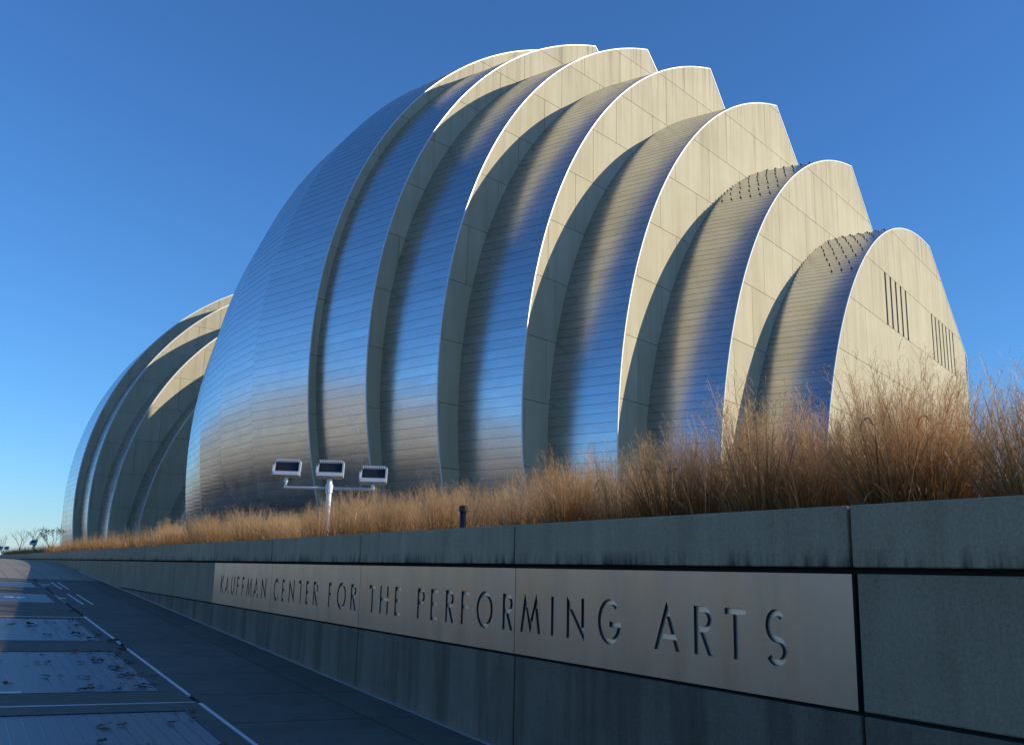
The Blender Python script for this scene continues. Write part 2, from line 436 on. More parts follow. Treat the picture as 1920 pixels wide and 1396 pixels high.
HALL = [  # P, alpha, cu, cz, R ; the arches of the near hall from the smallest to the largest
 ((15.35, 45.00), 37.5, 23.02, -.50, 24.09), ((12.17, 47.51), 39.0, 23.07, 2.69, 26.44), ((8.79, 50.32), 40.5, 22.80, 6.15, 28.19),
 ((5.40, 53.29), 42.0, 22.22, 8.70, 29.53), ((1.92, 56.51), 43.5, 21.64, 10.66, 30.41), ((-1.63, 59.97), 45.0, 21.10, 12.14, 30.84),
 ((-5.29, 63.73), 46.5, 22.10, 12.65, 32.27)]
CORNER = [88.1, 100.2, 106, 108.2, 109.8, 109.5, 112]
JC = [None, (23.24, -.28), (23.39, 3.19), (23.01, 6.56), (22.38, 9.28), (21.74, 11.10), (21.22, 12.75)]   # where the steel meets the next face
SLOPE = [.64, .95, 1.0, 1.17, .97, 1.0, 1.0]
secs = [Sec(*a, corner=c_) for a, c_ in zip(HALL, CORNER)]
hall = empty('concert_hall', (float(secs[3].P[0]), float(secs[3].P[1]), EYE + BASE))
tag(hall, 'large hall of stepped concrete arches and steel shingles, slit windows on its smallest arch', 'building')
bpy.context.view_layer.update()
def segment(parent, s, name='arch_segment'):
    o = empty(name, (0, 0, 0)); o.parent = parent
    o.matrix_local = Matrix.Translation(parent.location).inverted() @ s.M()
    bpy.context.view_layer.update(); return o
def cut_of(i, s):
    th = rad(CORNER[i]); c0 = (s.cu + s.R*math.cos(th), s.cz + s.R*math.sin(th))
    if i == 0: return [c0, (33.56, 17.3), (33.0, 12.3), (32.9, BASE - .5)]
    return [c0, (c0[0] + 11, c0[1] - 11*SLOPE[i]), (c0[0] + 11.3, BASE - .5)]
slits = [(11.85 + 1.13*i - .16, 11.85 + 1.13*i + .16) for i in range(5)] + [(22.95 + 1.03*i - .14, 22.95 + 1.03*i + .14) for i in range(7)]
COURSE = [.43, .45, .50, .54, .57, .57, .57]
segs = []
for i, s in enumerate(secs):
    seg = segment(hall, s); segs.append(seg)
    cut = cut_of(i, s)
    jh = (JC[i][0], JC[i][1], secs[i-1].R) if i else None
    panels(seg, s, cut, jh, 1 + .017*i, True, dict(top=18.4, slits=slits) if i == 0 else None)
    trim(seg, s, cut[:3] if i == 0 else cut[:2])
    if i < 6:
        s1 = Sec(secs[i+1].P, HALL[i+1][1], JC[i+1][0], JC[i+1][1], s.R, CORNER[i])
        courses(seg, s, s1, COURSE[i], [38, 38, 36, 36, 36, 34][i])
        roof_back(seg, s, cut, s1)
# slit windows of the smallest arch: frames and dark panes in the gaps between the panels
s = secs[0]; seg = segs[0]
for a, b_ in slits:
    top = (8.4 + 3.33*3) - .02; bot = 8.4 + 3.33*2 + .02
    w = obj('window', *prism([(a+.02, bot), (b_-.02, bot), (b_-.02, top), (a+.02, top)], -.012, -.004), M_PANE, seg)
# snow guards on the two lowest roofs
for i, (a0, a1) in ((0, (91, 134)), (1, (102, 132))):
    s = secs[i]; s1 = Sec(secs[i+1].P, HALL[i+1][1], JC[i+1][0], JC[i+1][1], s.R, CORNER[i]); mb = MB(); inv = segs[i].matrix_world.inverted()
    for r_, a in enumerate(np.arange(a0, a1, 2.3)):
        f = (s.cz + s.R*math.sin(rad(a)) - BASE)/(s.zt - BASE)
        if not 0 < f <= 1: continue
        for w in np.arange(.10 + .045*(r_ % 3), .97, .15):
            if a > a0 + 24 and w > 1.1 - (a - a0 - 24)/30: continue
            u0, z0 = s.frac(f); u1, z1 = s1.frac(f)
            q = (s.at(u0, z0) + s.radial(u0, z0)*.04)*(1-w) + (s1.at(u1, z1) + s1.radial(u1, z1)*.04)*w
            q = inv @ Vector(q); mb.box(q.x-.035, q.x+.035, q.y-.03, q.y+.03, q.z-.06, q.z+.05)
    o = mb.build('snow_guards', M_DARK, segs[i]); tag(o, kind='stuff')
# glass wall at the far end of the smallest arch
gw = empty('glass_wall', (0, 0, 0)); gw.parent = segs[0]; gw.matrix_local = Matrix.Identity(4)
mb = MB()
for k in range(3): obj('pane', *prism([(33.02 + .28*k, BASE), (33.26 + .28*k, BASE), (33.26 + .28*k, 11.2), (33.02 + .28*k, 11.2)], .10, .13), M_GLASS, gw)
for k in range(4): obj('mullion', *prism([(32.96 + .28*k, BASE), (33.01 + .28*k, BASE), (33.01 + .28*k, 11.3), (32.96 + .28*k, 11.3)], .06, .18), M_STRIP, gw)

# the big rear shell of the largest arch: bands of courses that turn away
P7 = np.array(HALL[6][0])
def back_sec(w, ea, cu, cz, R=32.27):
    al = 46.5 + ea; g_ = rad(al - ea/2); return Sec(P7 - np.array([math.cos(g_), -math.sin(g_)])*w, al, cu, cz, R, 95)
bands = [Sec(*HALL[6], corner=95), back_sec(7.1, 1.5, 22.9, 13.0, 33.0), back_sec(11.6, 3, 22.13, 12.39), back_sec(15, 4, 22.26, 10.49), back_sec(18, 5, 22.6, 7.9)]
rb = segment(hall, bands[0], 'rear_shell')
courses(rb, bands[0], bands[1], .57, 40)
for k in (1, 2, 3):
    sub = segment(hall, bands[k], 'rear_shell'); courses(sub, bands[k], bands[k+1], .57, [0, 22, 16, 0][k] if k < 3 else 0)
# closed back of that shell
V = [tuple(bands[4].at(*bands[4].frac(f))) for f in np.linspace(0, 1, 40)]
u_, z_ = bands[4].frac(1.0); V += [tuple(bands[4].at(u_ + 9, z_ - 6)), tuple(bands[4].at(u_ + 10, BASE))]
inv = Matrix.Translation(hall.location).inverted(); V = [inv @ Vector(q) for q in V]
obj('rear_wall', V, [tuple(range(len(V)))], M_PRECAST, hall)
set_arch(bpy.data.objects['rear_wall'], bands[4])

# ---- the farther hall
LEFT = [((-49.67, 108.0), 58.0, 31.16, 6.97, 31.33), ((-46.96, 103.79), 56.5, 30.84, 6.37, 30.22), ((-44.15, 99.66), 55.0, 31.99, 3.87, 30.09),
        ((-41.52, 96.01), 53.5, 33.19, .45, 29.5), ((-38.79, 92.43), 52.0, 34.3, -4.0, 28.8)]
lsec = [Sec(*a, corner=95) for a in LEFT]
hall2 = empty('concert_hall', (float(lsec[0].P[0]), float(lsec[0].P[1]), EYE + BASE))
tag(hall2, 'smaller looking arched hall farther off, half hidden behind the large stepped hall', 'building')
bpy.context.view_layer.update()
for i, s in enumerate(lsec):
    seg = segment(hall2, s)
    c0 = (s.cu + s.R*math.cos(rad(95)), s.cz + s.R*math.sin(rad(95))); cut = [c0, (c0[0] + 12, c0[1] - 9), (c0[0] + 12.2, BASE - .5)]
    panels(seg, s, cut, None if i == len(lsec)-1 else None, 1.12, i < 4)
    trim(seg, s, cut[:2], .09)
    if i:
        b0 = lsec[i-1]; k = ((b0.P - s.P) @ b0.n)/((-s.n) @ b0.n)
        cu2 = float((s.P - s.n*k - b0.P) @ b0.d) + s.cu
        s1 = Sec(b0.P, LEFT[i-1][1], cu2, s.cz, s.R, 95); courses(seg, s, s1, .6, 0)
s = lsec[0]
s1 = Sec(s.P - s.n*9.0, 59.5, s.cu, s.cz, s.R, 95); s2 = Sec(s.P - s.n*14.0, 61, s.cu + .6, s.cz - 2.6, s.R, 95)
seg = segment(hall2, s, 'rear_shell'); courses(seg, s, s1, .6, 44)
seg = segment(hall2, s1, 'rear_shell'); courses(seg, s1, s2, .6, 0)
# small dark overflow notch near the crest of the outer arch
u0 = 24.6; z0 = lsec[0].cz + math.sqrt(lsec[0].R**2 - (u0 - lsec[0].cu)**2)
obj('overflow_slot', *prism([(u0-.12, z0-1.5), (u0+.12, z0-1.5), (u0+.12, z0-.15), (u0-.12, z0-.15)], -.10, -.061), M_DARK, [o for o in hall2.children if o.name.startswith('arch_segment')][0])

# ------------------------------------------------------------------ retaining wall
JT0, JS = 3.320, 3.3793
wall = empty('retaining_wall', wp(12, -.15, 0)); tag(wall, 'long grey concrete retaining wall of coping and panel courses beside the walkway', 'wall')
bpy.context.view_layer.update()
def wall_obj(name, x0, x1, y0, y1, z0, z1, m, t_ref, parent, bev=.006):
    """box in wall axes: x to the right (-t), y into the wall; origin at the block's lower left front"""
    bm = bmesh.new(); bmesh.ops.create_cube(bm, size=1)
    for v_ in bm.verts: v_.co = ((v_.co.x+.5)*(x1-x0), (v_.co.y+.5)*(y1-y0), (v_.co.z+.5)*(z1-z0))
    bmesh.ops.bevel(bm, geom=bm.edges[:], offset=bev, segments=1, affect='EDGES')
    me = bpy.data.meshes.new(name); bm.to_mesh(me); bm.free(); me.materials.append(m)
    o = link_mesh(name, me, parent)
    o.matrix_local = Matrix.Translation(parent.location).inverted() @ Matrix.Translation(Vector(wp(t_ref, -y0, z0))) @ WALL_M
    return o
GP = .022
for j in range(-2, 32):
    t_right = JT0 + JS*j; t_left = t_right + JS           # t grows to the left
    L = JS
    wall_obj('coping_block', GP/2, L - GP/2, -.028, .34, HC + .02, HT, M_COPE, t_left - GP/2, wall)
    if not 0 <= j < 4: wall_obj('wall_panel', GP/2, L - GP/2, 0, .26, HS + GP/2, HC - .012, M_WALL, t_left - GP/2, wall)
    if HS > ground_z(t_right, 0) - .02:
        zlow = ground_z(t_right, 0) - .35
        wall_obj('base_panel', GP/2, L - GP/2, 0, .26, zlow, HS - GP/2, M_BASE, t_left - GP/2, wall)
core = MB(); xs = JS*34
o = wall_obj('wall_core', 0, xs, .03, .25, -.3, HC + .06, M_PAVEJ, JT0 + JS*32, wall)

# ------------------------------------------------------------------ sign with cut-out letters
LH, ST = .2875, .036
def ellipse(cx, cy, rx, ry, a0, a1, n): return [(cx + rx*math.cos(rad(a)), cy + ry*math.sin(rad(a))) for a in np.linspace(a0, a1, n)]
def glyph(ch, w):
    s = ST; h = LH
    if ch == 'I': return [[(0, 0), (s, 0), (s, h), (0, h)]]
    if ch == 'T': return [[(0, h), (0, h-s), (w/2-s/2, h-s), (w/2-s/2, 0), (w/2+s/2, 0), (w/2+s/2, h-s), (w, h-s), (w, h)]]
    if ch == 'F': return [[(0, 0), (s, 0), (s, .46*h), (w*.92, .46*h), (w*.92, .46*h+s), (s, .46*h+s), (s, h-s), (w, h-s), (w, h), (0, h)]]
    if ch == 'E': return [[(0, 0), (w, 0), (w, s), (s, s), (s, .46*h), (w*.92, .46*h), (w*.92, .46*h+s), (s, .46*h+s), (s, h-s), (w, h-s), (w, h), (0, h)]]
    if ch == 'H': return [[(0, 0), (s, 0), (s, .46*h), (w-s, .46*h), (w-s, 0), (w, 0), (w, h), (w-s, h), (w-s, .46*h+s), (s, .46*h+s), (s, h), (0, h)]]
    if ch == 'N': return [[(0, 0), (s, 0), (s, .72*h), (w, -.05*h), (w, h), (w-s, h), (w-s, .28*h), (0, 1.05*h)]]
    if ch == 'M': return [[(0, 0), (s, 0), (.27*w, .66*h), (.5*w, -.03*h), (.73*w, .66*h), (w-s, 0), (w, 0), (.79*w, 1.06*h), (.5*w, .30*h), (.21*w, 1.06*h)]]
    if ch == 'U':
        r = w/2; return [[(0, h), (0, r)] + ellipse(r, r, r, r, 180, 360, 16)[1:-1] + [(w, r), (w, h), (w-s, h), (w-s, r)] + ellipse(r, r, r-s, r-s, 360, 180, 16)[1:-1] + [(s, r), (s, h)]]
    if ch == 'K': return [[(0, 0), (s, 0), (s, .42*h), (w-1.35*s, 0), (w, 0), (1.75*s, .5*h), (w, h), (w-1.35*s, h), (s, .58*h), (s, h), (0, h)]]
    if ch == 'A':
        k = 1.1*s; ya = 1.06*h; yi = ya*(1 - k/(w/2)); f = lambda y: k + (w/2 - k)*y/yi
        yb = .23*h; yt = yb + s
        return [[(0, 0), (k, 0), (f(yb), yb), (w-f(yb), yb), (w-k, 0), (w, 0), (w/2, ya)], [(f(yt), yt), (w-f(yt), yt), (w/2, yi)]]
    if ch in 'PR':
        r = .27*h; cy = h - r; x = w - r
        outer_arc = ellipse(x, cy, r, r, 90, -90, 14); hole = [(s, h-s), (s, h-2*r+s)] + ellipse(x, cy, r-s, r-s, -90, 90, 12)
        if ch == 'P': return [[(0, 0), (0, h)] + outer_arc + [(s, h-2*r), (s, 0)], hole]
        return [[(0, 0), (0, h)] + outer_arc + [(w*.62, h-2*r), (w*1.04, 0), (w*1.04-1.2*s, 0), (w*.62-1.25*s, h-2*r), (s, h-2*r), (s, 0)], hole]
    if ch == 'O': return [ellipse(w/2, h/2, w/2, .53*h, 0, 352, 40), ellipse(w/2, h/2, w/2-s, .53*h-s, 0, 352, 40)]
    if ch == 'C':
        rx, ry = w*.56, .53*h; return [ellipse(rx, h/2, rx, ry, 46, 314, 30) + ellipse(rx, h/2, rx-s, ry-s, 312, 48, 30)]
    if ch == 'G':
        rx, ry = w*.53, .53*h; a0 = math.degrees(math.asin((h*.5-s-h/2)/(ry-s)))
        return [ellipse(rx, h/2, rx, ry, 44, 360, 34) + [(rx*1.0, h/2), (rx*1.0, h/2-s)] + ellipse(rx, h/2, rx-s, ry-s, 360 + a0, 46, 30)]
    if ch == 'S':
        rx = w/2 - s/2; r1 = .262*h - s*.1; c1 = h*1.03 - r1 - s/2; c2 = -.03*h + r1 + s/2 + .02*h
        r2 = (c1 - r1 - (-.03*h + s/2))/2; c2 = -.03*h + s/2 + r2
        path = [(w/2 + rx*.92*math.cos(rad(a)), c1 + r1*math.sin(rad(a))) for a in np.linspace(38, 262, 22)] + [(w/2 + rx*math.cos(rad(a)), c2 + r2*math.sin(rad(a))) for a in np.linspace(82, -148, 22)]
        Lp, Rp = [], []
        for i in range(len(path)):
            a, b_ = path[max(i-1, 0)], path[min(i+1, len(path)-1)]; dx, dy = b_[0]-a[0], b_[1]-a[1]; l = math.hypot(dx, dy)
            Lp.append((path[i][0]-dy/l*s/2, path[i][1]+dx/l*s/2)); Rp.append((path[i][0]+dy/l*s/2, path[i][1]-dx/l*s/2))
        return [Lp + Rp[::-1]]
WID = dict(K=.205, A=.255, U=.20, F=.15, M=.30, N=.225, C=.23, E=.15, T=.175, R=.16, O=.285, H=.22, P=.16, I=.031, G=.255, S=.165)
TXT = [('K', 16.36, 16.12), ('A', 16.06, 15.76), ('U', 15.66, 15.45), ('F', 15.32, 15.15), ('F', 15.01, 14.83), ('M', 14.76, 14.41), ('A', 14.34, 14.1), ('N', 13.95, 13.69), ('C', 13.33, 13.08), ('E', 12.94, 12.79), ('N', 12.66, 12.38), ('T', 12.24, 12.04), ('E', 11.94, 11.77), ('R', 11.65, 11.48), ('F', 11.1, 10.93), ('O', 10.81, 10.5), ('R', 10.36, 10.19), ('T', 9.81, 9.63), ('H', 9.51, 9.28), ('E', 9.12, 8.96), ('P', 8.57, 8.4), ('E', 8.27, 8.12), ('R', 7.96, 7.79), ('F', 7.65, 7.49), ('O', 7.36, 7.07), ('R', 6.91, 6.74), ('M', 6.62, 6.32), ('I', 6.17, 6.14), ('N', 5.96, 5.73), ('G', 5.57, 5.3), ('A', 4.94, 4.69), ('R', 4.56, 4.39), ('T', 4.29, 4.1), ('S', 3.97, 3.79)]
ZL = EYE - .415*1.15 + .010                 # foot of the letters
def fill_mesh(name, loops, depth):
    cu = bpy.data.curves.new(name, 'CURVE'); cu.dimensions = '2D'; cu.fill_mode = 'BOTH'; cu.extrude = depth/2
    for lp in loops:
        sp = cu.splines.new('POLY'); sp.points.add(len(lp)-1); sp.use_cyclic_u = True
        for q, pnt in zip(lp, sp.points): pnt.co = (q[0], q[1], 0, 1)
    o = bpy.data.objects.new(name, cu); COL.objects.link(o)
    dg = bpy.context.evaluated_depsgraph_get(); me = bpy.data.meshes.new_from_object(o.evaluated_get(dg)); me.name = name
    bpy.data.objects.remove(o); bpy.data.curves.remove(cu); return me
SIGN_M = Matrix(((-D2[0], 0, -N2[0], 0), (-D2[1], 0, -N2[1], 0), (0, 1, 0, 0), (0, 0, 0, 1)))   # x right, y up, z out of the wall
sign = empty('wall_sign', wp(10, 0, HS)); tag(sign, 'long satin steel sign set into the wall with cut-out letters naming the hall', 'sign')
bpy.context.view_layer.update()
def sign_obj(name, me, t, p, z, m):
    for mm in (m if isinstance(m, list) else [m]): me.materials.append(mm)
    o = link_mesh(name, me, sign); o.matrix_local = Matrix.Translation(sign.location).inverted() @ Matrix.Translation(Vector(wp(t, p, z))) @ SIGN_M
    return o
PD = .023
for j in range(4):
    tl = JT0 + JS*(j+1) - .004; tr = JT0 + JS*j + .004
    if j == 0: tr += .012
    zb, zt = HS + .012, HC - .014
    loops = [[(0, 0), (tl-tr, 0), (tl-tr, zt-zb), (0, zt-zb)]]
    for ch, ta, tb in TXT:
        tc_ = (ta + tb)/2
        if tr < tc_ < tl:
            w = WID[ch]; x0 = tl - tc_ - w/2 + .008
            gl = glyph(ch, w)
            loops += [[(x + x0, y + ZL - zb) for x, y in lp] for lp in gl]
            me = fill_mesh('letter', gl, .004)
            sign_obj('letter', me, tl - x0, -PD + .006, ZL, M_LETTER)
    me = fill_mesh('sign_plate', loops, PD)
    o = sign_obj('sign_plate', me, tl, .006 - PD/2, zb, [M_SIGN, M_LETSIDE])
    for pl in me.polygons:
        if abs(pl.normal.z) < .5: pl.material_index = 1

# ------------------------------------------------------------------ walkway
walk = empty('walkway', wp(8, 2, 0)); tag(walk, kind='structure'); bpy.context.view_layer.update()
WINV = Matrix.Translation(walk.location).inverted()
def pave_piece(name, t0, t1, p0, p1, dz, m, parent, th=.08, inv=None):
    V = []
    for t, p in ((t0, p0), (t1, p0), (t1, p1), (t0, p1)): V.append((inv or WINV) @ Vector(wp(t, p, ground_z(t, p) + dz)))
    V += [v_ - Vector((0, 0, th)) for v_ in V]
    return obj(name, V, [(0, 3, 2, 1), (4, 5, 6, 7), (0, 1, 5, 4), (1, 2, 6, 5), (2, 3, 7, 6), (3, 0, 4, 7)], m, parent)
# bedding under the joints and the far stretch, where slabs can no longer be told apart
V = []; Fc = []; tt = list(np.arange(-8, 130, 2.0)); pp = [-.02, 3, 8, 16, 40]
for t in tt:
    for p in pp: V.append(WINV @ Vector(wp(t, p, ground_z(t, p) - .018)))
for i in range(len(tt)-1):
    for j in range(4): Fc.append((i*5+j, i*5+j+1, (i+1)*5+j+1, (i+1)*5+j))
obj('bedding', V, Fc, M_PAVEJ, walk)
GR = [(5.55, 8.95), (10.02, 13.25), (14.4, 17.75), (21.2, 23.9), (26.0, 28.5)]
def in_grate(t0, t1):
    return any(t0 < b_ and t1 > a for a, b_ in GR)
tj = [-2 + 1.47*i for i in range(22)] + [30.0]
for i in range(len(tj)-1):
    a, b_ = tj[i] + .013, tj[i+1] - .013
    pave_piece('paving_slab', a, b_, .052, .545, 0, M_PAVE, walk)
    pave_piece('paving_slab', a, b_, .575, 1.812, 0, M_PAVE, walk)
brk = [-2.0] + [x for g_ in GR for x in g_] + [30.0]
for i in range(0, len(brk), 2):                       # slabs between the gratings
    a, b_ = brk[i], brk[i+1]; n = max(1, round((b_ - a)/1.1)); e = np.linspace(a, b_, n+1)
    for k in range(n): pave_piece('paving_slab', e[k] + .006, e[k+1] - .006, 1.868, 5.4, 0, M_PAVE, walk)
for a, b_ in GR: pave_piece('paving_slab', a + .004, b_ - .004, 1.868, 2.03, 0, M_PAVE, walk)
for a in np.arange(-2, 30, 2.2):
    pave_piece('paving_slab', a + .006, a + 2.194, 5.41, 7.6, 0, M_PAVE, walk); pave_piece('paving_slab', a + .006, a + 2.194, 7.61, 9.8, 0, M_PAVE, walk)
V = []; Fc = []
tt = [30.0, 32, 34, 36, 38, 40, 43, 46, 50, 55, 60, 70, 85, 110, 130]
for t in tt:
    for p in (.03, 3, 6, 9.8): V.append(WINV @ Vector(wp(t, p, ground_z(t, p))))
for i in range(len(tt)-1):
    for j in range(3): Fc.append((i*4+j, i*4+j+1, (i+1)*4+j+1, (i+1)*4+j))
M_FAR, nt, b = mat('far_paving', rough=.8, spec=.25)
br = nd(nt, 'ShaderNodeTexBrick'); br.inputs['Scale'].default_value = .5; br.inputs['Mortar Size'].default_value = .012
br.inputs['Color1'].default_value = (.36, .31, .235, 1); br.inputs['Color2'].default_value = (.31, .265, .20, 1); br.inputs['Mortar'].default_value = (.11, .10, .08, 1)
mp = nd(nt, 'ShaderNodeMapping'); mp.inputs['Rotation'].default_value = (0, 0, -WAZ); tc = nd(nt, 'ShaderNodeTexCoord'); nt.links.new(tc.outputs['Object'], mp.inputs[0]); nt.links.new(mp.outputs[0], br.inputs['Vector'])
nt.links.new(br.outputs['Color'], b.inputs['Base Color'])
obj('far_paving', V, Fc, M_FAR, walk)
pave_piece('wall_sealant', -2, 36, .002, .05, .006, M_STRIP, walk, .03)

# flush steel strips in the paving
strips = [(14.15, 18.2, 1.82, 1.86), (9.75, 13.75, 1.82, 1.86), (5.2, 9.28, 1.82, 1.86)]
def strip_thing(name, a, b_, p0, p1, dz, label, cat, grp):
    o = pave_piece(name, a, b_, p0, p1, dz, M_STRIP, None, .03, Matrix.Identity(4)); tag(o, label, cat, grp)
for (a, b_, p0, p1), lb in zip(strips, ('long flush steel strip beside the third leafy grating up the walkway', 'long flush steel strip beside the grating with the corner marker bar', 'long flush steel strip beside the lowest leafy grating')):
    strip_thing('steel_strip', a, b_, p0, p1, .004, lb, 'strip', 'flush steel strips')
for (a, b_, p0, p1), lb in zip(((21.0, 23.95, 1.53, 1.56), (21.0, 23.95, 1.35, 1.38), (25.7, 28.5, 1.50, 1.53), (25.7, 28.5, 1.34, 1.37)),
    ('short steel strip of the lower pair, on the grating side', 'short steel strip of the lower pair, on the wall side', 'short steel strip of the upper pair, on the grating side', 'short steel strip of the upper pair, on the wall side')):
    strip_thing('steel_strip', a, b_, p0, p1, .004, lb, 'strip', 'paired steel strips')
for (a, p0, p1), lb in zip(((9.33, 1.86, 5.0), (18.0, 1.86, 4.0)), ('thin steel line across the paving between the two lowest gratings', 'thin steel line across the paving above the third grating')):
    strip_thing('steel_strip', a, a + .022, p0, p1, .004, lb, 'strip', 'cross strips')
for (t, p0, p1), lb in zip(((10.03, 3.28, 3.46), (22.5, 1.72, 1.88), (22.4, 2.5, 2.66), (22.45, 2.72, 2.9), (27.2, 1.66, 1.82)),
    ('bright metal marker bar at the corner of the leafy second grating', 'small marker bar beside the lower pair of short strips', 'marker bar amid the grating by the lower strip pair, wall side', 'marker bar amid the grating by the lower strip pair, far side', 'small marker bar beside the upper pair of short strips')):
    strip_thing('marker_strip', t, t + .05, p0, p1, .012, lb, 'marker', 'grating marker bars')
# gratings of long planks
glabels = ['steel plank grating in the walkway strewn with leaves, first one up from the slope foot', 'steel plank grating with a metal marker bar at its corner, littered with leaves',
           'steel plank grating with leaves, third up the walkway', 'steel grating beside the lower pair of short strips', 'steel grating beside the upper pair of short strips']
for gi, (a, b_) in enumerate(GR):
    root = empty('floor_grating', wp((a+b_)/2, 3.4, ground_z((a+b_)/2, 3.4))); tag(root, glabels[gi], 'grating', 'walkway gratings'); bpy.context.view_layer.update()
    inv = Matrix.Translation(root.location).inverted()
    p0 = 2.05 if gi < 3 else 1.62
    w = .118; n = 24
    for k in range(n):
        q0 = p0 + k*w; V = []
        L = b_ - a - .05
        me = MB(); me.box(0, L, 0, w - .007, -.03, 0); o = me.build('grating_plank', M_GRATE, root)
        c0 = Vector(wp(a + .025, q0 + w - .007, ground_z(a, q0) - .004)); xa = (Vector(wp(b_, q0, ground_z(b_, q0))) - Vector(wp(a, q0, ground_z(a, q0)))).normalized()
        ya = Vector((float(N2[0]), float(N2[1]), -.022)).normalized(); za = ya.cross(xa) if ya.cross(xa).z > 0 else xa.cross(ya)
        if xa.cross(ya).z < 0:                       # keep a right-handed frame
            c0 = Vector(wp(a + .025, q0, ground_z(a, q0) - .004)); ya = -ya
        za = xa.cross(ya).normalized()
        o.matrix_local = inv @ Matrix(((xa.x, ya.x, za.x, c0.x), (xa.y, ya.y, za.y, c0.y), (xa.z, ya.z, za.z, c0.z), (0, 0, 0, 1)))
    pave_piece('tray', a + .022, b_ - .022, p0 - .001, p0 + n*w, -.010, M_STRIP, root, .004, inv)
    for (t0, t1, q0, q1) in ((a, a + .02, p0 - .02, p0 + n*w), (b_ - .02, b_, p0 - .02, p0 + n*w), (a + .021, b_ - .021, p0 - .02, p0 - .002)):
        pave_piece('frame', t0, t1, q0, q1, .003, M_DARK, root, .04, inv)

# fallen leaves
def leaf_mesh(seed):
    r = random.Random(seed); n = 11; V = [(0, 0, .012)]; 
    for k in range(n):
        a = 2*math.pi*k/n; l = (.055 if k % 2 else .036)*(1.25 if k in (0, 1) else 1)*r.uniform(.8, 1.2)
        V.append((l*math.cos(a)*1.2, l*math.sin(a), .004 + .022*r.random()))
    me = bpy.data.meshes.new('fallen_leaf'); me.from_pydata(V, [], [(0, 1+k, 1+(k+1) % n) for k in range(n)]); me.materials.append(M_LEAF); return me
LM = [leaf_mesh(i) for i in range(6)]
rl = random.Random(5)
for k in range(92):
    if k < 78: gi = rl.choice([0, 1, 1, 1, 2, 2]); t = rl.uniform(max(GR[gi][0], 6.8), GR[gi][1]); p = min(2.0 + abs(rl.gauss(.35, .55)), 4.6)
    else: t = rl.uniform(7, 20); p = rl.uniform(1.9, 2.2)
    o = link_mesh('fallen_leaf', rl.choice(LM)); sc = rl.uniform(.45, 1.0) if rl.random() < .8 else rl.uniform(1.0, 1.5)
    o.matrix_world = Matrix.Translation(Vector(wp(t, p, ground_z(t, p) + .006))) @ Matrix.Rotation(rl.uniform(0, 6.28), 4, 'Z') @ Matrix.Rotation(rl.uniform(-.3, .3), 4, 'X') @ Matrix.Scale(sc, 4)
    tag(o, 'dry brown leaf lying on the walkway gratings', 'leaf', 'fallen leaves on the walkway')

